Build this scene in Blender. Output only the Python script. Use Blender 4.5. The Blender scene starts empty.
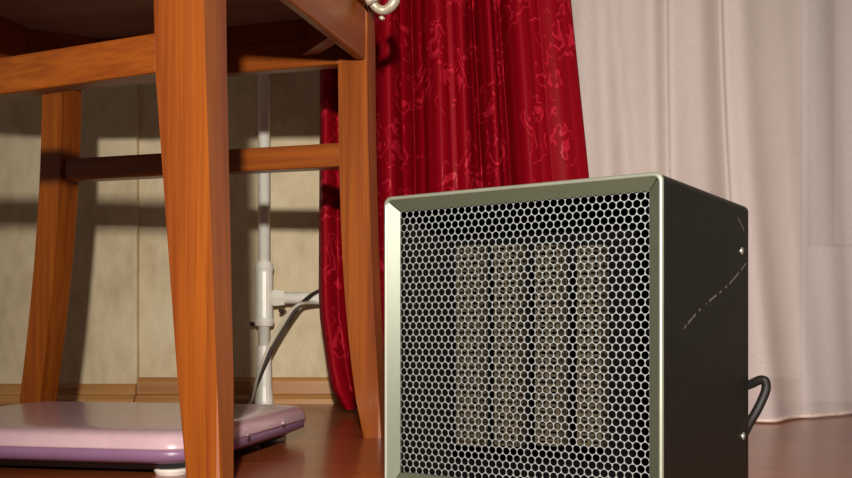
import bpy, bmesh, math, random
from mathutils import Vector, Matrix
random.seed(7)

# ------------------------------------------------------------------ camera
F, CX, HY, H = 970.0, 426.0, 331.0, 0.12     # focal px, centre x, horizon row, eye height
scene = bpy.context.scene
C = scene.collection
cam_d = bpy.data.cameras.new('camera'); cam = bpy.data.objects.new('camera', cam_d); C.objects.link(cam)
cam_d.sensor_width = 36.0; cam_d.lens = 36.0 * F / 852.0
cam_d.shift_y = (HY - 239.0) / 852.0
cam_d.clip_start = 0.01
cam.location = (0, 0, H); cam.rotation_euler = (math.pi / 2, 0, 0)
scene.camera = cam
# ------------------------------------------------------------------ world, light, exposure
w = bpy.data.worlds.new('world'); scene.world = w; w.use_nodes = True
bg = w.node_tree.nodes['Background']
bg.inputs[0].default_value = (1.0, 0.84, 0.70, 1); bg.inputs[1].default_value = 0.105
ld = bpy.data.lights.new('video_light', 'SPOT'); lo = bpy.data.objects.new('video_light', ld); C.objects.link(lo)
ld.energy = 118; ld.color = (1.0, 0.94, 0.86); ld.spot_size = math.radians(66); ld.spot_blend = 1.0; ld.shadow_soft_size = 0.022
lo.location = (0.02, -0.42, 0.37)
lo.rotation_euler = (Vector((0.10, 1.0, 0.26)) - lo.location).to_track_quat('-Z', 'Y').to_euler()
vs = scene.view_settings
scene.display_settings.display_device = 'sRGB'
vs.view_transform = 'Standard'; vs.look = 'None'; vs.gamma = 1.0; vs.exposure = 0.0
vs.use_curve_mapping = False

def P(px, py, d):
    return Vector(((px - CX) / F * d, d, H + (HY - py) / F * d))

# ------------------------------------------------------------------ materials
def lin(c):
    return tuple(((v / 255) / 12.92 if v / 255 <= 0.04045 else ((v / 255 + 0.055) / 1.055) ** 2.4) for v in c) + (1,)
class NT:
    def __init__(s, name):
        s.m = bpy.data.materials.new(name); s.m.use_nodes = True
        s.t = s.m.node_tree; s.b = s.t.nodes['Principled BSDF']; s.out = s.t.nodes['Material Output']
    def n(s, typ, **kw):
        nd = s.t.nodes.new(typ)
        for k, v in kw.items():
            if k == 'ins':
                for i, val in v.items(): nd.inputs[i].default_value = val
            else: setattr(nd, k, v)
        return nd
    def l(s, a, b): s.t.links.new(a, b)
    def math(s, op, a, b=None, clamp=False):
        nd = s.n('ShaderNodeMath', operation=op, use_clamp=clamp)
        for i, v in enumerate((a, b)):
            if v is None: continue
            if isinstance(v, (int, float)): nd.inputs[i].default_value = v
            else: s.l(v, nd.inputs[i])
        return nd.outputs[0]
    def ramp(s, fac, stops):
        r = s.n('ShaderNodeValToRGB'); e = r.color_ramp.elements
        while len(e) < len(stops): e.new(0.5)
        for el, (p, c) in zip(e, stops): el.position = p; el.color = c
        s.l(fac, r.inputs[0]); return r.outputs[0]
    def coords(s, scale=(1, 1, 1), kind='Object', rot=(0, 0, 0)):
        tc = s.n('ShaderNodeTexCoord'); mp = s.n('ShaderNodeMapping')
        mp.inputs['Scale'].default_value = scale; mp.inputs['Rotation'].default_value = rot
        s.l(tc.outputs[kind], mp.inputs['Vector']); return mp.outputs[0]
    def noise(s, vec, scale, detail=3, rough=0.5, dist=0.0):
        nd = s.n('ShaderNodeTexNoise'); nd.inputs['Scale'].default_value = scale
        nd.inputs['Detail'].default_value = detail; nd.inputs['Roughness'].default_value = rough
        nd.inputs['Distortion'].default_value = dist
        s.l(vec, nd.inputs['Vector']); return nd.outputs[0]
    def bump(s, h, strength, dist):
        nd = s.n('ShaderNodeBump'); nd.inputs['Strength'].default_value = strength
        nd.inputs['Distance'].default_value = dist
        s.l(h, nd.inputs['Height']); s.l(nd.outputs[0], s.b.inputs['Normal'])
    def set(s, **kw):
        for k, v in kw.items(): s.b.inputs[k.replace('_', ' ')].default_value = v

def simple(name, col, rough=0.5, metal=0.0, var=0.12, scale=60, spec=0.5, coat=0.0):
    m = NT(name); c = lin(col)
    f = m.noise(m.coords(), scale, 3)
    lo_ = tuple(v * (1 - var) for v in c[:3]) + (1,); hi = tuple(min(1, v * (1 + var)) for v in c[:3]) + (1,)
    m.l(m.ramp(f, [(0.3, lo_), (0.7, hi)]), m.b.inputs['Base Color'])
    m.set(Roughness=rough, Metallic=metal, Specular_IOR_Level=spec, Coat_Weight=coat, Coat_Roughness=0.15)
    return m.m

def wood(name, base, dark, axis=2, rough=0.36, coat=0.12, fine=220):
    m = NT(name)
    sc = [fine, fine, fine]; sc[axis] = 5
    f = m.noise(m.coords(tuple(sc)), 1.0, 4, 0.6, 0.3)
    sc2 = [40, 40, 40]; sc2[axis] = 2
    g = m.noise(m.coords(tuple(sc2)), 1.0, 2, 0.5, 0.6)
    mx = m.math('ADD', m.math('MULTIPLY', f, 0.5), m.math('MULTIPLY', g, 0.5))
    m.l(m.ramp(mx, [(0.34, lin(dark)), (0.62, lin(base))]), m.b.inputs['Base Color'])
    m.set(Roughness=rough, Coat_Weight=coat, Coat_Roughness=0.12)
    m.bump(f, 0.06, 0.001)
    return m.m

M = {}
M['chair_v'] = wood('varnished_wood_vertical', (154, 80, 18), (112, 48, 8), 2)
M['chair_h'] = wood('varnished_wood_horizontal', (154, 80, 18), (112, 48, 8), 0)
M['chair_d'] = wood('varnished_wood_depth', (154, 80, 18), (112, 48, 8), 1)
M['seat_under'] = wood('plywood_underside', (168, 140, 118), (140, 112, 94), 0, 0.7, 0.0)
M['seat_pad'] = simple('seat_upholstery', (96, 62, 48), 0.9)
M['base'] = wood('baseboard_wood', (186, 134, 76), (150, 100, 50), 0, 0.4, 0.2, 120)
M['pipe'] = simple('white_pipe_paint', (238, 234, 220), 0.35, 0, 0.05)
M['dark_cable'] = simple('dark_cable', (52, 40, 34), 0.5)
M['pale_cable'] = simple('pale_cable', (200, 192, 172), 0.5)
M['frame'] = simple('olive_frame_paint', (82, 87, 70), 0.42, 0.2, 0.05, 400)
M['edge'] = simple('bright_edge_metal', (168, 172, 154), 0.35, 0.6, 0.05)
M['grille'] = simple('perforated_steel', (178, 182, 180), 0.36, 0.5, 0.06, 150)
M['inside'] = simple('black_interior', (6, 6, 6), 0.9, spec=0.1)
M['fin'] = simple('heater_fin_metal', (66, 57, 42), 0.5, 0.1, 0.15, 200)
M['rubber'] = simple('black_rubber', (24, 22, 20), 0.6)
M['screw'] = simple('screw_metal', (205, 205, 195), 0.3, 0.8)
M['cord'] = simple('heater_cord', (18, 12, 10), 0.6)
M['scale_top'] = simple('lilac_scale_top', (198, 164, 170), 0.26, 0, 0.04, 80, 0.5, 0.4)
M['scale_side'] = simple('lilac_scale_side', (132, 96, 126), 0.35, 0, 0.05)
M['scale_deco'] = simple('pale_lilac_print', (214, 178, 190), 0.35, 0, 0.04)
M['scale_base'] = simple('black_scale_base', (20, 18, 20), 0.5)
M['foot_white'] = simple('white_plastic', (226, 216, 208), 0.4)
M['clasp'] = simple('pale_metal', (196, 184, 160), 0.35, 0.35)
M['door'] = simple('white_door_paint', (214, 206, 192), 0.45, 0, 0.04)

# wallpaper
m = NT('beige_wallpaper')
co = m.coords()
f1 = m.noise(co, 9, 5, 0.6, 0.5); f2 = m.noise(m.coords((60, 60, 25)), 1, 3)
mx = m.math('ADD', m.math('MULTIPLY', f1, 0.6), m.math('MULTIPLY', f2, 0.4))
m.l(m.ramp(mx, [(0.3, lin((188, 168, 132))), (0.52, lin((212, 194, 158))), (0.72, lin((224, 208, 176)))]), m.b.inputs['Base Color'])
m.set(Roughness=0.75); m.bump(f2, 0.25, 0.002); M['wall'] = m.m
# floor
m = NT('lacquered_floor')
f1 = m.noise(m.coords((3, 40, 1)), 1, 4, 0.6, 0.8); f2 = m.noise(m.coords((7, 24, 1)), 1, 2)
m.l(m.ramp(f1, [(0.3, lin((124, 56, 26))), (0.7, lin((160, 82, 42)))]), m.b.inputs['Base Color'])
m.set(Roughness=0.28, Specular_IOR_Level=0.36, Coat_Weight=0.15, Coat_Roughness=0.1); m.bump(f2, 0.22, 0.004); M['floor'] = m.m
# red damask
m = NT('red_damask')
uv = m.coords((1, 1, 1), 'UV')
ns = m.n('ShaderNodeTexNoise', ins={'Scale': 22.0, 'Detail': 2.0}); m.l(uv, ns.inputs['Vector'])
va = m.n('ShaderNodeVectorMath', operation='SCALE'); va.inputs['Scale'].default_value = 0.09
m.l(ns.outputs['Color'], va.inputs[0])
vb = m.n('ShaderNodeVectorMath', operation='ADD'); m.l(uv, vb.inputs[0]); m.l(va.outputs[0], vb.inputs[1])
vo = m.n('ShaderNodeTexVoronoi', ins={'Scale': 13.0, 'Randomness': 0.85}); m.l(vb.outputs[0], vo.inputs['Vector'])
d = vo.outputs['Distance']
ring = m.math('SINE', m.math('MULTIPLY', d, 30.0))
motif = m.math('LESS_THAN', d, 0.46)
gap = m.math('GREATER_THAN', m.noise(vb.outputs[0], 30, 2), 0.47)
mask = m.math('MULTIPLY', m.math('MULTIPLY', m.math('GREATER_THAN', ring, 0.1), motif), gap)
m.l(m.ramp(mask, [(0.0, lin((140, 4, 22))), (1.0, lin((186, 30, 50)))]), m.b.inputs['Base Color'])
m.l(m.math('SUBTRACT', 0.55, m.math('MULTIPLY', mask, 0.2)), m.b.inputs['Roughness'])
m.set(Specular_IOR_Level=0.08)
m.bump(mask, 0.3, 0.001); M['red'] = m.m
# sheer
m = NT('sheer_voile')
weave = m.noise(m.coords((500, 500, 500)), 1, 1)
tr = m.n('ShaderNodeBsdfTransparent'); tl = m.n('ShaderNodeBsdfTranslucent'); df = m.n('ShaderNodeBsdfDiffuse')
col = m.ramp(weave, [(0.3, lin((240, 222, 220))), (0.7, lin((250, 236, 234)))])
m.l(col, tl.inputs[0]); m.l(col, df.inputs[0])
m1 = m.n('ShaderNodeMixShader', ins={0: 0.12}); m.l(df.outputs[0], m1.inputs[1]); m.l(tl.outputs[0], m1.inputs[2])
m2 = m.n('ShaderNodeMixShader', ins={0: 0.38}); m.l(m1.outputs[0], m2.inputs[1]); m.l(tr.outputs[0], m2.inputs[2])
m.l(m2.outputs[0], m.out.inputs['Surface']); M['sheer'] = m.m
# glass
m = NT('window_glass'); m.set(Base_Color=(0.9, 0.95, 0.95, 1), Roughness=0.03, Transmission_Weight=1.0, IOR=1.45)
nz = m.noise(m.coords(), 6, 1); m.bump(nz, 0.02, 0.001); M['glass'] = m.m

# ------------------------------------------------------------------ mesh helpers
def obj(name, bm, mat, parent=None, smooth=False, local=True):
    bmesh.ops.recalc_face_normals(bm, faces=bm.faces)
    me = bpy.data.meshes.new(name); bm.to_mesh(me); bm.free()
    if smooth:
        for p in me.polygons: p.use_smooth = True
    me.materials.append(mat)
    o = bpy.data.objects.new(name, me); C.objects.link(o)
    if parent is not None: o.parent = parent
    return o
def thing(name, label, cat, loc, rz=0.0, group=None):
    o = bpy.data.objects.new(name, None); C.objects.link(o)
    o.empty_display_size = 0.05
    o.location = loc; o.rotation_euler = (0, 0, rz); o['label'] = label; o['category'] = cat
    if group: o['group'] = group
    return o
def tag(o, label, cat, group=None):
    o['label'] = label; o['category'] = cat
    if group: o['group'] = group
    return o
def struct(o): o['kind'] = 'structure'; return o
def box(bm, a, b, bev=0.0, seg=2):
    t = bmesh.new(); bmesh.ops.create_cube(t, size=1.0)
    for v in t.verts:
        v.co = Vector([(a[i] + b[i]) / 2 + v.co[i] * (b[i] - a[i]) for i in range(3)])
    if bev: bmesh.ops.bevel(t, geom=list(t.edges), offset=bev, segments=seg, profile=0.5, affect='EDGES')
    join(bm, t)
def join(bm, t):
    mp = {v: bm.verts.new(v.co) for v in t.verts}
    for f in t.faces:
        try: bm.faces.new([mp[v] for v in f.verts])
        except ValueError: pass
    t.free()
def boxo(name, a, b, mat, parent=None, bev=0.0):
    bm = bmesh.new(); box(bm, a, b, bev); return obj(name, bm, mat, parent)
def loft(bm, rings, cap=True):
    vr = [[bm.verts.new(p) for p in r] for r in rings]
    n = len(vr[0])
    for a, b in zip(vr, vr[1:]):
        for i in range(n): bm.faces.new((a[i], a[(i + 1) % n], b[(i + 1) % n], b[i]))
    if cap: bm.faces.new(vr[0]); bm.faces.new(vr[-1])
def smooth_path(pts, n=8):
    pts = [Vector(p) for p in pts]; out = []
    for i in range(len(pts) - 1):
        p0 = pts[max(i - 1, 0)]; p1 = pts[i]; p2 = pts[i + 1]; p3 = pts[min(i + 2, len(pts) - 1)]
        for k in range(n):
            t = k / n
            out.append(0.5 * ((2 * p1) + (p2 - p0) * t + (2 * p0 - 5 * p1 + 4 * p2 - p3) * t * t + (3 * p1 - p0 - 3 * p2 + p3) * t ** 3))
    out.append(pts[-1]); return out
def tube(bm, path, r, seg=10):
    path = [Vector(p) for p in path]; rings = []
    up = Vector((0, 0, 1)); prev = None
    for i, p in enumerate(path):
        t = (path[min(i + 1, len(path) - 1)] - path[max(i - 1, 0)]).normalized()
        if prev is None:
            ref = up if abs(t.z) < 0.9 else Vector((1, 0, 0)); nrm = t.cross(ref).normalized()
        else: nrm = (prev - t * prev.dot(t)).normalized()
        prev = nrm; bn = t.cross(nrm)
        rr = r[i] if isinstance(r, (list, tuple)) else r
        rings.append([p + (nrm * math.cos(a) + bn * math.sin(a)) * rr for a in [2 * math.pi * k / seg for k in range(seg)]])
    loft(bm, rings)
def rrect(x0, x1, y0, y1, r, seg=5):
    pts = []
    for cx, cy, a0 in ((x1 - r, y1 - r, 0), (x0 + r, y1 - r, 90), (x0 + r, y0 + r, 180), (x1 - r, y0 + r, 270)):
        for k in range(seg + 1):
            a = math.radians(a0 + 90 * k / seg); pts.append((cx + r * math.cos(a), cy + r * math.sin(a)))
    return pts

# ------------------------------------------------------------------ the room
YB, YL = 1.617, 1.604
XC = (137 - CX) / F * YL
bm = bmesh.new(); box(bm, (-2.2, -2.5, -0.05), (2.6, YB + 0.1, 0)); fl = struct(obj('floor', bm, M['floor']))
# back wall right of the corner, up to the balcony door
DX0 = (800 - CX) / F * YB
bm = bmesh.new(); box(bm, (XC, YB, 0), (DX0, YB + 0.1, 2.6)); struct(obj('wall_back', bm, M['wall']))
bm = bmesh.new(); box(bm, (-2.2, YL, 0), (XC, YB + 0.1, 2.6), 0.004); struct(obj('wall_left', bm, M['wall']))
def skirting(name, x0, x1, y, hgt, th):
    bm = bmesh.new()
    prof = [(0, 0), (-th - 0.010, 0), (-th - 0.010, 0.008), (-th - 0.006, 0.014), (-th, 0.016), (-th, hgt - 0.006), (-th + 0.004, hgt), (0, hgt)]
    loft(bm, [[Vector((x, y + a, b)) for a, b in prof] for x in (x0, x1)])
    return struct(obj(name, bm, M['base']))
skirting('baseboard_back', XC + 0.0005, DX0 - 0.002, YB, 0.043, 0.012)
skirting('baseboard_left', -2.2, XC, YL, 0.033, 0.012)
# balcony door block behind the voile
door = bpy.data.objects.new('door_1', None); C.objects.link(door); struct(door); door.location = (DX0, YB, 0)
def dpart(n, x0, x1, z0, z1, y0, y1, mat, bev=0.003): return boxo(n, (x0, y0, z0), (x1, y1, z1), M[mat], door, bev)
gx0, gx1 = (806 - CX) / F * YB - DX0, (834 - CX) / F * YB - DX0
gz = H + (HY - 246) / F * YB
dpart('jamb', 0.0, gx0, 0, 2.3, -0.01, 0.09, 'door')
dpart('panel', gx0 + 0.001, 0.75, 0.0, gz, 0.0, 0.08, 'door')
dpart('mullion', gx1, gx1 + 0.09, gz + 0.001, 2.3, -0.004, 0.08, 'door')
dpart('glass_pane', gx0 + 0.001, gx1 - 0.001, gz + 0.001, 2.3, 0.045, 0.051, 'glass', 0)
dpart('glass_pane', gx1 + 0.091, 0.70, gz + 0.001, 2.3, 0.045, 0.051, 'glass', 0)
dpart('jamb', 0.751, 0.82, 0, 2.3, -0.01, 0.09, 'door')
struct(boxo('wall_right', (DX0 + 0.821, YB, 0), (2.6, YB + 0.1, 2.6), M['wall']))

# ------------------------------------------------------------------ heating pipe with branch
pz = YB - 0.045
pt = thing('heating_pipe', 'white painted vertical heating pipe with coupling and side branch against the wall', 'pipe', (P(264, 400, pz).x, pz, 0))
def L(px, py, d=pz): return P(px, py, d) - Vector((pt.location.x, pz, 0))
bm = bmesh.new(); tube(bm, [(0, 0, 0.0), (0, 0, 2.3)], 0.0095, 16); obj('riser', bm, M['pipe'], pt, True)
bm = bmesh.new()
zs = [L(264, y).z for y in (326, 322, 318, 272, 268, 262)]
tube(bm, [(0, 0, z) for z in zs], [0.0145, 0.0165, 0.0145, 0.014, 0.016, 0.0135], 16); obj('coupling', bm, M['pipe'], pt, False)
bm = bmesh.new(); zf = L(264, 346).z
tube(bm, [(0, 0, 0.0), (0, 0, 0.006), (0, 0, 0.03), (0, 0, zf)], [0.0155, 0.0155, 0.0125, 0.0115], 16); obj('lower_sleeve', bm, M['pipe'], pt, False)
zb = L(264, 298).z
bm = bmesh.new(); tube(bm, [(0.0, 0, zb), (0.12, 0, zb), (0.2, 0, zb)], 0.0095, 14); obj('branch', bm, M['pipe'], pt, True)
bm = bmesh.new(); tube(bm, [(0.015, 0, zb), (0.022, 0, zb), (0.034, 0, zb)], [0.0145, 0.0145, 0.013], 6); obj('nut', bm, M['pipe'], pt, False)
for px, py in ((252, 324), (281, 311)):
    q = L(px, py); bm = bmesh.new(); tube(bm, [(q.x, -0.004, q.z), (q.x, 0.040, q.z)], 0.0035, 8); obj('clamp_bolt', bm, M['dark_cable'], pt, True)

def cable(name, pts, r, mat, label):
    bm = bmesh.new(); tube(bm, smooth_path(pts, 8), r, 8); return tag(obj(name, bm, M[mat], None, True), label, 'cable')
cd = pz - 0.03
cable('dark_cable', [P(352, 284, cd + .05), P(322, 290, cd + .03), P(303, 302, cd), P(286, 325, cd), P(269, 355, cd), P(257, 383, cd), P(249, 403, cd), P(244, 409, cd - .02)],
      0.0032, 'dark_cable', 'dark cable curving down from the red curtain past the white pipe')
cable('pale_cable', [P(350, 304, cd + .045), P(322, 303, cd + .03), P(300, 304, cd - .007), P(287, 316, cd - .012), P(273, 338, cd - .012), P(259, 372, cd - .012), P(251, 402, cd - .012), P(240, 410, cd - .03)],
      0.0026, 'pale_cable', 'pale thin cable running beside the darker cable by the pipe')

# ------------------------------------------------------------------ curtains
def cloth(name, xl, xr, yfun, z0fun, z1, nu, nv, mat, parent, thick):
    bm = bmesh.new(); uvl = bm.loops.layers.uv.new('UVMap')
    grid = []; uvs = {}
    for j in range(nv + 1):
        row = []
        for i in range(nu + 1):
            s = i / nu; zb_ = z0fun(s); z = zb_ + (z1 - zb_) * (j / nv)
            v = bm.verts.new((xl(z) + (xr(z) - xl(z)) * s, yfun(s, z), z)); row.append(v)
            uvs[v] = (s * UVW, z)
        grid.append(row)
    for j in range(nv):
        for i in range(nu):
            f = bm.faces.new((grid[j][i], grid[j][i + 1], grid[j + 1][i + 1], grid[j + 1][i]))
            for lp in f.loops: lp[uvl].uv = uvs[lp.vert]
    me = bpy.data.meshes.new(name); bm.to_mesh(me); bm.free()
    for p in me.polygons: p.use_smooth = True
    me.materials.append(mat); o = bpy.data.objects.new(name, me); C.objects.link(o); o.parent = parent
    if thick:
        sm = o.modifiers.new('thickness', 'SOLIDIFY'); sm.thickness = thick; sm.offset = 0
    return o
def interp(tab, x, ease=True):
    if x <= tab[0][0]: return tab[0][1]
    for (a, fa), (b, fb) in zip(tab, tab[1:]):
        if x <= b:
            t = (x - a) / (b - a); t = t * t * (3 - 2 * t) if ease else t; return fa + (fb - fa) * t
    return tab[-1][1]
def pt_tab(rows, d):                      # rows (py, px) -> sorted (z, x)
    return sorted((P(0, py, d).z, P(px, 0, d).x) for py, px in rows)
YR = 1.39
rl = pt_tab([(-800, 316), (70, 319), (300, 318), (370, 326), (418, 342)], YR)
rr = pt_tab([(-800, 545), (0, 571), (175, 589), (415, 612)], YR)
RP = [(318, .012), (326, -.012), (336, .016), (350, -.004), (362, .014), (374, .006), (391, -.026), (402, .008), (414, .036), (424, .012), (431, -.012), (440, -.024), (449, -.012), (455, -.012), (463, -.022),
      (472, .004), (479, .026), (486, -.004), (492, -.018), (499, .008), (507, .024), (514, -.008), (523, -.020), (534, -.012), (545, -.006), (558, -.010), (570, -.004), (583, .002)]
RP = [((a - 318) / 265.0, b) for a, b in RP]
def fold(tab, x):          # rounded ridges, sharp valleys
    if x <= tab[0][0]: return tab[0][1]
    for (a, fa), (b, fb) in zip(tab, tab[1:]):
        if x <= b:
            t = (x - a) / (b - a)
            return fa + (fb - fa) * t ** 1.8 if fb > fa else fb + (fa - fb) * (1 - t) ** 1.8
    return tab[-1][1]
def red_y(s, z):
    sw = s + 0.010 * math.sin(4 * z + 3 * s) * s * (1 - s) * 4
    k = 1.0 + 0.5 * min(1, z / 0.5)
    return YR + k * fold(RP, sw)
rc = thing('red_curtain', 'deep red damask curtain hanging in folds behind the chair leg and heater', 'curtain', (0, 0, 0))
UVW = 0.75
cl = cloth('drape', lambda z: interp(rl, z), lambda z: interp(rr, z, False), red_y, lambda s: 0.006 + 0.012 * max(0, 0.2 - s), 2.3, 220, 70, M['red'], rc, 0.0014)
YS = 1.475
sl = pt_tab([(0, 520), (400, 520)], YS); sr = pt_tab([(0, 1180), (400, 1180)], YS)
SB = [(520, 1.475), (600, 1.47), (650, 1.40), (709, 1.275), (766, 1.345), (832, 1.41), (1180, 1.45)]
def sheer_y(s, z):
    px = 520 + 660 * s
    k = max(0, 1 - z / 0.8)
    y = YS - 0.02 + (interp(SB, px) - YS) * (0.25 + 0.75 * k * k)
    am = 1.0 if px < 700 else max(0.45, 1 - (px - 700) / 80)
    y += am * 0.012 * math.sin(px / 17.0 + 0.9 * math.sin(px / 41.0) + 0.5 * z) + am * 0.006 * math.sin(px / 7.3 + 1.3 * z) + 0.008 * math.sin(px / 33 + 2 * z)
    y -= 0.028 * math.exp(-((px - 699) / 5.0) ** 2) * min(1, z / 0.3)
    y -= 0.022 * math.exp(-((px - 657) / 5.0) ** 2) * min(1, z / 0.3)
    y -= 0.018 * math.exp(-((px - 614 - 40 * (0.45 - z)) / 7.0) ** 2) * min(1, z / 0.3)
    return y
sc_ = thing('voile_curtain', 'sheer pale pinkish voile curtain hanging to the floor behind the heater', 'curtain', (0, 0, 0))
UVW = 1.0
cloth('voile', lambda z: interp(sl, z), lambda z: interp(sr, z), sheer_y, lambda s: 0.004, 2.3, 330, 24, M['sheer'], sc_, 0)
bm = bmesh.new()
x0, x1 = interp(sl, 0), interp(sr, 0)
tube(bm, [(x0 + (x1 - x0) * i / 330, sheer_y(i / 330, 0.004), 0.0042) for i in range(331)], 0.0028, 6)
obj('hem', bm, simple('hem_cloth', (236, 210, 200), 0.8), sc_, True)

# ------------------------------------------------------------------ chair
cu = Vector((0.103, 0.353, 0)); D_ = cu.length; cu.normalize(); ex = Vector((cu.y, -cu.x, 0))
Aref = Vector((-0.169, 0.735, 0)); cen = Aref + cu * (D_ / 2) - ex * 0.2
rz = math.atan2(ex.y, ex.x); hd = D_ / 2
chair = thing('wooden_chair', 'reddish-brown varnished wooden chair seen from below its seat, legs and stretchers showing', 'chair', cen, rz)
def leg(stations, bev=0.004):
    bm = bmesh.new()
    loft(bm, [[Vector((xl, y0, z)), Vector((xr, y0, z)), Vector((xr, y1, z)), Vector((xl, y1, z))] for z, xl, xr, y0, y1 in stations])
    es = [e for e in bm.edges if abs((e.verts[0].co - e.verts[1].co).normalized().z) > 0.6]
    bmesh.ops.bevel(bm, geom=es, offset=bev, segments=2, profile=0.5, affect='EDGES')
    return obj('leg', bm, M['chair_v'], chair)
TOP = 0.484
def st(n, fn, ztop=TOP):
    return [(ztop * (1 - k / n),) + tuple(fn(k / n)) for k in range(n + 1)]
def fA(t, sx=1):     # near legs, straight taper with a slight outward lean
    z = TOP * (1 - t); q = max(0, min(1, (0.371 - z) / 0.371))
    xr = 0.2 + 0.015 * q; w_ = 0.045 - 0.015 * q; d = 0.036 - 0.012 * q
    return (xr - w_, xr, -hd, -hd + d)
leg(st(6, fA))
DS = 0.052          # the seat narrows towards this leg
def fD(t):
    a = fA(t); return (-0.03 - a[1], -0.03 - a[0], a[2] + DS, a[3] + DS)
leg(st(6, fD))
def fB(t):
    z = TOP * (1 - t); q = max(0, min(1, (0.416 - z) / 0.416))
    xr = 0.2 + 0.004 * q + 0.013 * q ** 2; w_ = 0.035 - 0.012 * q ** 1.5; d = 0.028 - 0.004 * q
    xl = 0.165 + 0.004 * q + 0.025 * q ** 3
    return (xl, xr, hd, hd + d)
leg(st(12, fB))
def fC(t):
    z = TOP * (1 - t); q = max(0, min(1, (0.40 - z) / 0.40)); s = -0.038 * q ** 1.7
    return (-0.230 + s, -0.2 + s, hd, hd + 0.038 - 0.006 * q)
leg(st(12, fC))
def skew(name, a, b, dy, mat):      # a bar whose left end sits dy further back
    bm = bmesh.new(); t = bmesh.new(); box(t, a, b, 0.002)
    for v in t.verts: v.co.y += dy * (b[0] - v.co.x) / (b[0] - a[0])
    join(bm, t); return obj(name, bm, M[mat], chair)
def bar(name, a, b, mat, bev=0.003): return boxo(name, a, b, M[mat], chair, bev)
bar('apron', (-0.199, hd + 0.006, 0.424), (0.164, hd + 0.026, TOP - 0.001), 'chair_h')
skew('apron', (-0.199, -hd + 0.003, 0.424), (0.154, -hd + 0.023, TOP - 0.001), DS * 0.98, 'chair_h')
bar('apron', (0.187, -hd + 0.031, 0.424), (0.199, hd - 0.001, TOP - 0.001), 'chair_d')
bar('apron', (-0.227, -hd + 0.031 + DS, 0.424), (-0.207, hd - 0.001, TOP - 0.001), 'chair_d')
bar('stretcher', (-0.2, hd + 0.004, 0.307), (0.168, hd + 0.026, 0.334), 'chair_h', 0.002)
skew('stretcher', (-0.19, -hd + 0.003, 0.320), (0.158, -hd + 0.022, 0.351), DS * 0.98, 'chair_h')
# corner braces
for sx, sy in ((1, 1), (-1, 1), (1, -1), (-1, -1)):
    bm = bmesh.new()
    xa = 0.175 if sx > 0 else -0.206; ya = sy * (hd - (0.0 if sy > 0 else 0.026)); k = 0.055
    tri = [(xa, ya - sy * k), (xa, ya - sy * (k - 0.022)), (xa - sx * (k - 0.022), ya), (xa - sx * k, ya)]
    loft(bm, [[Vector((x, y, z)) for x, y in tri] for z in (0.435, 0.478)])
    obj('corner_brace', bm, M['chair_h'], chair)
bm = bmesh.new(); box(bm, (-0.206, -hd + 0.024, 0.4785), (0.186, hd + 0.005, 0.4835)); obj('seat_underside', bm, M['seat_under'], chair)
bm = bmesh.new()
loft(bm, [[Vector((x, y, z)) for x, y in rrect(-0.235 - e, 0.205 + e, -hd - 0.004 - e, hd + 0.04 + e, 0.03)] for z, e in ((0.4845, 0), (0.488, 0.004), (0.502, 0.004), (0.506, 0))])
obj('seat_frame', bm, M['chair_h'], chair)
bm = bmesh.new()
loft(bm, [[Vector((x, y, z)) for x, y in rrect(-0.225 + e, 0.195 - e, -hd + 0.004 + e, hd + 0.03 - e, 0.035)] for z, e in ((0.5065, 0), (0.525, -0.002), (0.54, 0.006), (0.55, 0.03))])
obj('seat_cushion', bm, M['seat_pad'], chair, True)

# pale metal clasp beside the top of the far leg
k0 = P(383, -4, 1.07)
cp = thing('metal_clasp', 'small pale metal clasp at the top of the far chair leg beside the red curtain', 'clasp', k0)
bm = bmesh.new(); R_ = 12.5 / F * 1.07
tube(bm, [(R_ * math.cos(a), 0.002 * math.sin(3 * a), R_ * math.sin(a) * 1.1) for a in [math.radians(60 - 12 * k) for k in range(22)]],
     [0.0066 - 0.0001 * k for k in range(22)], 10); obj('ring', bm, M['clasp'], cp, True)
bm = bmesh.new(); q0 = P(366, 2, 1.06) - k0; q1 = P(378, -4, 1.065) - k0
tube(bm, [q0, q0 + (q1 - q0) * 0.4, q1], [0.0042, 0.0055, 0.0045], 10); obj('pin', bm, M['clasp'], cp, True)
bm = bmesh.new(); q0 = P(382, 18, 1.07) - k0
tube(bm, [q0 + Vector((-.003, 0, .001)), q0, q0 + Vector((.003, 0, -.001))], [0.0015, 0.0026, 0.0012], 8); obj('tip', bm, M['clasp'], cp, True)

# ------------------------------------------------------------------ bathroom scale
e2 = Vector((-0.98, 0.19, 0)).normalized(); sx_ = -e2; sy_ = Vector((-sx_.y, sx_.x, 0))
c0 = Vector((-0.185, 0.776, 0)); SW, SD = 0.34, 0.315
scl = thing('bathroom_scale', 'flat lilac bathroom scale lying on the floor under the chair', 'scale', c0 - sx_ * SW / 2 + sy_ * SD / 2, math.atan2(sx_.y, sx_.x))
def ring_(e, z, r): return [Vector((x, y, z)) for x, y in rrect(-SW / 2 + e, SW / 2 - e, -SD / 2 + e, SD / 2 - e, r, 8)]
bm = bmesh.new(); loft(bm, [ring_(0.0, 0.0240, .035), ring_(0.0002, 0.0255, .035), ring_(0.0018, 0.0325, .034), ring_(0.006, 0.0365, .03), ring_(0.016, 0.0385, .026), ring_(0.032, 0.0391, .02)])
o = obj('platform', bm, M['scale_top'], scl, True)
bm = bmesh.new(); loft(bm, [ring_(0.012, 0.0110, .03), ring_(0.002, 0.0155, .034), ring_(0.0008, 0.0238, .035)]); obj('side_band', bm, M['scale_side'], scl, True)
bm = bmesh.new(); loft(bm, [ring_(0.024, 0.0045, .02), ring_(0.014, 0.0109, .03)]); obj('base_plate', bm, M['scale_base'], scl)
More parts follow.
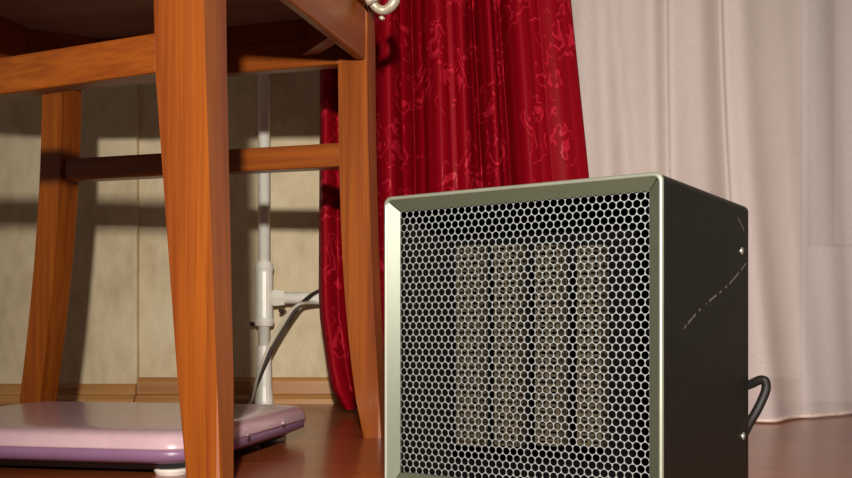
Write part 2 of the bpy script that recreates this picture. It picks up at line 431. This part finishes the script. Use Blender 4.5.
for ax, ay in ((1, 1), (1, -1), (-1, 1), (-1, -1)):
    bm = bmesh.new(); x, y = ax * (SW / 2 - 0.036), ay * (SD / 2 - 0.034)
    tube(bm, [(x, y, 0), (x, y, 0.003), (x, y, 0.0052)], [0.013, 0.0145, 0.0145], 40); obj('foot', bm, M['foot_white'], scl, False)
PRF = [(0, .0255), (.0018, .0325), (.006, .0365), (.016, .0385), (.032, .0391)]
for row in ([(226, 421), (234, 422), (243, 425), (248, 430), (246, 433)], [(280, 413), (282, 416), (283, 419), (282.5, 422)]):
    mid = []
    for px, py in row:
        zt_ = 0.038
        for it in range(12):
            d = (H - zt_) * F / (py - HY); q = P(px, py, d) - scl.location; lx, ly = q.dot(sx_), q.dot(sy_)
            zt_ = 0.5 * zt_ + 0.5 * interp(PRF, min(SW / 2 - abs(lx), SD / 2 - abs(ly)), False)
        mid.append(Vector((lx, ly, zt_)))
    mid = smooth_path(mid, 6); n = len(mid) - 1; bm = bmesh.new(); va_ = []
    for k, q in enumerate(mid):
        t = (mid[min(k + 1, n)] - mid[max(k - 1, 0)]).normalized(); nn = Vector((-t.y, t.x, 0)) * (0.0012 * math.sin(math.pi * (k + .6) / (n + 1.2)) + 0.0003)
        va_.append([bm.verts.new(q + sg * nn + Vector((0, 0, z))) for sg in (-1, 1) for z in (-0.0008, 0.0006)])
    for a_, b_ in zip(va_, va_[1:]):
        for i, j in ((0, 1), (1, 3), (3, 2)): bm.faces.new((a_[i], a_[j], b_[j], b_[i]))
    obj('printed_arc', bm, M['scale_deco'], scl)

# ------------------------------------------------------------------ heater
hx = Vector((0.8336, -0.552, 0)).normalized(); hy = Vector((-hx.y, hx.x, 0))
W, D, Z0, Z1 = 0.195, 0.184, 0.0085, 0.2105
corner = Vector((0.1338, 0.55, 0)); hc = corner - hx * (W / 2) + hy * (D / 2)
hrz = math.atan2(hx.y, hx.x)
heater = thing('fan_heater', 'dark boxy fan heater with perforated metal front grille standing on the floor', 'heater', hc, hrz)
def hloc(px, py, axis, val):           # ray through a pixel meets a plane of the heater
    o_ = Vector((0, 0, H)); d_ = Vector(((px - CX) / F, 1, (HY - py) / F))
    n_ = hx if axis == 'x' else hy
    t = (val + hc.dot(n_) - o_.dot(n_)) / d_.dot(n_); p = o_ + d_ * t
    r = p - hc; return Vector((r.dot(hx), r.dot(hy), p.z))
# body paint with its scratches
m = NT('black_heater_paint')
tc = m.n('ShaderNodeTexCoord'); base = m.noise(tc.outputs['Object'], 90, 2)
sep = m.n('ShaderNodeSeparateXYZ'); m.l(tc.outputs['Object'], sep.inputs[0])
tot = None
side = m.math('GREATER_THAN', sep.outputs[0], W / 2 - 0.004)
for (a, b, wd) in (((682, 331), (746, 264), 0.0007), ((737, 216), (744, 232), 0.0006)):
    pa, pb = hloc(*a, 'x', W / 2), hloc(*b, 'x', W / 2)
    dy, dz = pb.y - pa.y, pb.z - pa.z; ln = math.hypot(dy, dz); dy /= ln; dz /= ln
    yy = m.math('SUBTRACT', sep.outputs[1], pa.y); zz = m.math('SUBTRACT', sep.outputs[2], pa.z)
    u_ = m.math('ADD', m.math('MULTIPLY', yy, dy), m.math('MULTIPLY', zz, dz))
    v_ = m.math('ADD', m.math('SUBTRACT', m.math('MULTIPLY', zz, dy), m.math('MULTIPLY', yy, dz)), m.math('MULTIPLY', m.math('SINE', m.math('MULTIPLY', u_, 45.0)), -0.0015))
    k = m.math('MULTIPLY', m.math('LESS_THAN', m.math('ABSOLUTE', v_), wd), m.math('MULTIPLY', m.math('GREATER_THAN', u_, 0.0), m.math('LESS_THAN', u_, ln)))
    brk = m.math('GREATER_THAN', m.noise(tc.outputs['Object'], 130, 2), 0.48)
    k = m.math('MULTIPLY', m.math('MULTIPLY', k, side), brk)
    tot = k if tot is None else m.math('MAXIMUM', tot, k)
mixc = m.n('ShaderNodeMix', data_type='RGBA'); m.l(tot, mixc.inputs[0])
m.l(m.ramp(base, [(0.3, lin((20, 19, 15))), (0.7, lin((25, 24, 19)))]), mixc.inputs[6]); mixc.inputs[7].default_value = lin((96, 94, 84))
m.l(mixc.outputs[2], m.b.inputs['Base Color']); m.set(Roughness=0.42, Specular_IOR_Level=0.4); M['body'] = m.m

def rr3(e, y, r): return [Vector((x, y, z)) for x, z in rrect(-W / 2 + e, W / 2 - e, Z0 + e, Z1 - e, r, 5)]
yf, yb = -D / 2, D / 2
bm = bmesh.new()
loft(bm, [rr3(0.0018, yb - 0.004, .004), rr3(0.0018, yf + 0.0022, .004), rr3(0.0, yf + 0.0022, .005), rr3(0.0, yb - 0.006, .005), rr3(0.0025, yb, .005), rr3(0.008, yb, .004)], cap=False)
obj('body', bm, M['body'], heater)
bm = bmesh.new(); loft(bm, [rr3(0.0079, yb - 0.002, .004), rr3(0.0079, yb - 0.0005, .004)]); obj('back_panel', bm, M['body'], heater)
# bright folded lip round the front
bm = bmesh.new()
loft(bm, [rr3(0.0022, yf + 0.002, .004), rr3(0.0022, yf + 0.0005, .004), rr3(0.0014, yf, .0045), rr3(0.0004, yf + 0.0003, .005), rr3(-0.0003, yf + 0.0012, .005), rr3(-0.0003, yf + 0.0022, .005)], cap=False)
obj('front_lip', bm, M['edge'], heater, True)
# four mitred, inward sloping frame members
OE, IE, DEP = 0.0018, 0.0096, 0.0060
def member(p):
    bm = bmesh.new(); g = 0.00025
    (x0, z0, e0), (x1, z1, e1) = p
    return bm
xo, xi = W / 2 - OE, W / 2 - IE; zo0, zi0, zo1, zi1 = Z0 + OE, Z0 + IE + 0.006, Z1 - OE, Z1 - IE
quads = [((-xo, zo1), (xo, zo1), (xi, zi1), (-xi, zi1)), ((-xo, zo0), (xo, zo0), (xi, zi0), (-xi, zi0)),
         ((-xo, zo0), (-xo, zo1), (-xi, zi1), (-xi, zi0)), ((xo, zo0), (xo, zo1), (xi, zi1), (xi, zi0))]
for q in quads:
    cxm = sum(a for a, _ in q) / 4; czm = sum(b for _, b in q) / 4; hor = abs(q[0][1] - q[1][1]) < 1e-6
    pts = []
    for i, (x, z) in enumerate(q):
        g = 0.0004
        if hor: x -= math.copysign(g, x)
        else: z -= math.copysign(g, z - (Z0 + Z1) / 2)
        pts.append((x, z, yf + (0.0006 if i < 2 else DEP)))
    bm = bmesh.new()
    loft(bm, [[Vector((x, y, z)) for x, z, y in pts], [Vector((x, y + 0.0012, z)) for x, z, y in pts]])
    obj('frame_member', bm, M['frame'], heater)
# perforated grille: one sheet, every hole open
gx0_, gx1_, gz0_, gz1_ = -xi + 0.0002, xi - 0.0002, zi0 + 0.0002, zi1 - 0.0002
NXH = 34; pit = (gx1_ - gx0_) / (NXH + 0.5); NZH = int((gz1_ - gz0_) / (pit * 0.866)); rp = (gz1_ - gz0_) / NZH
bm = bmesh.new(); gy = yf + DEP + 0.0002; th = 0.0004; RH = pit * 0.481; SEG = 12
vc = {}
def vert(x, y, z):
    k = (round(x, 6), round(y, 6), round(z, 6))
    if k not in vc: vc[k] = bm.verts.new((x, y, z))
    return vc[k]
def clampx(x): return min(max(x, gx0_), gx1_)
def clampz(z): return min(max(z, gz0_), gz1_)
for j in range(NZH):
    cz = gz0_ + rp * (j + 0.5)
    for i in range(NXH + (1 if j % 2 else 1)):
        cx = gx0_ + pit * (i + 0.5 + (0.0 if j % 2 else 0.5)) - (0.0)
        if cx > gx1_: continue
        cut = cx + pit * 0.6 > gx1_ and j % 2 == 0
        hexp = []
        for k in range(6):
            a = math.radians(30 + 60 * k)
            hexp.append((cx + pit / math.sqrt(3) * math.cos(a), cz + rp / 1.5 * math.sin(a)))
        out = []
        for k in range(6):
            p, q = hexp[k], hexp[(k + 1) % 6]
            out.append(p); out.append(((p[0] + q[0]) / 2, (p[1] + q[1]) / 2))
        hole = []
        for k in range(12):
            a = math.radians(30 + 30 * k); hole.append((cx + RH * math.cos(a), cz + RH * math.sin(a)))
        for k in range(12):
            k2 = (k + 1) % 12
            o1, o2, h1, h2 = out[k], out[k2], hole[k], hole[k2]
            fs = [vert(clampx(o1[0]), gy, clampz(o1[1])), vert(clampx(o2[0]), gy, clampz(o2[1])), vert(clampx(h2[0]), gy, h2[1]), vert(clampx(h1[0]), gy, h1[1])]
            if len(set(fs)) == 4:
                try: bm.faces.new(fs)
                except ValueError: pass
            bs = [vert(clampx(h1[0]), gy, h1[1]), vert(clampx(h2[0]), gy, h2[1]), vert(clampx(h2[0]), gy + th, h2[1]), vert(clampx(h1[0]), gy + th, h1[1])]
            if len(set(bs)) == 4:
                try: bm.faces.new(bs)
                except ValueError: pass
go = obj('grille', bm, M['grille'], heater); go['label'] = 'bright perforated steel grille'
# dark baffle and heating elements
bm = bmesh.new(); box(bm, (-W / 2 + 0.003, yf + 0.075, Z0 + 0.003), (W / 2 - 0.003, yf + 0.077, Z1 - 0.003)); obj('baffle', bm, M['inside'], heater)
ey = yf + 0.028
for (pa, pb) in ((456, 479), (494, 517), (535, 559), (577, 601)):
    xa = hloc(pa, 340, 'y', ey).x; xb = hloc(pb, 340, 'y', ey).x
    zt = hloc((pa + pb) / 2, 246, 'y', ey).z; zb_ = hloc((pa + pb) / 2, 445, 'y', ey).z
    bm = bmesh.new()
    for x in (xa, (xa + xb) / 2 - 0.001, xb - 0.002): box(bm, (x, ey, zb_), (x + 0.002, ey + 0.012, zt))
    nf = 40
    for k in range(nf + 1):
        z = zb_ + (zt - zb_) * k / nf
        box(bm, (xa, ey + 0.001, z - 0.0007), (xb, ey + 0.011, z + 0.0007))
    he = obj('heating_element', bm, M['fin'], heater)
for ax in (-1, 1):
    for ay in (-1, 1):
        bm = bmesh.new(); x, y = ax * (W / 2 - 0.024), ay * (D / 2 - 0.024)
        tube(bm, [(x, y, 0), (x, y, 0.004), (x, y, Z0)], [0.010, 0.0115, 0.0115], 16); obj('foot', bm, M['rubber'], heater)
for px, py in ((741.5, 251), (743, 436)):
    q = hloc(px, py, 'x', W / 2); bm = bmesh.new()
    tube(bm, [(W / 2 - 0.001, q.y, q.z), (W / 2 + 0.0008, q.y, q.z), (W / 2 + 0.0014, q.y, q.z)], [0.0028, 0.0026, 0.0012], 12); obj('screw', bm, M['screw'], heater, True)
def hw(px, py, d): p = P(px, py, d) - hc; return Vector((p.dot(hx), p.dot(hy), P(px, py, d).z))
bm = bmesh.new()
cpts = [Vector((W / 2 - 0.014, D / 2 - 0.003, hw(748, 386, .71).z)), hw(744, 386, .71), hw(752, 383.5, .715), hw(760, 380, .718), hw(765, 381, .718), hw(766, 389, .718), hw(762, 400, .718), hw(756, 412, .718), hw(749, 424, .72), hw(741, 440, .725), hw(730, 465, .735)]
pp = hw(700, 0, .76); cpts += [Vector((W / 2 - 0.06, D / 2 + 0.03, 0.008)), Vector((0.0, D / 2 + 0.06, 0.003)), Vector((-0.06, D / 2 + 0.05, 0.003))]
tube(bm, smooth_path(cpts, 8), 0.0034, 10); obj('power_cord', bm, M['cord'], heater, True)
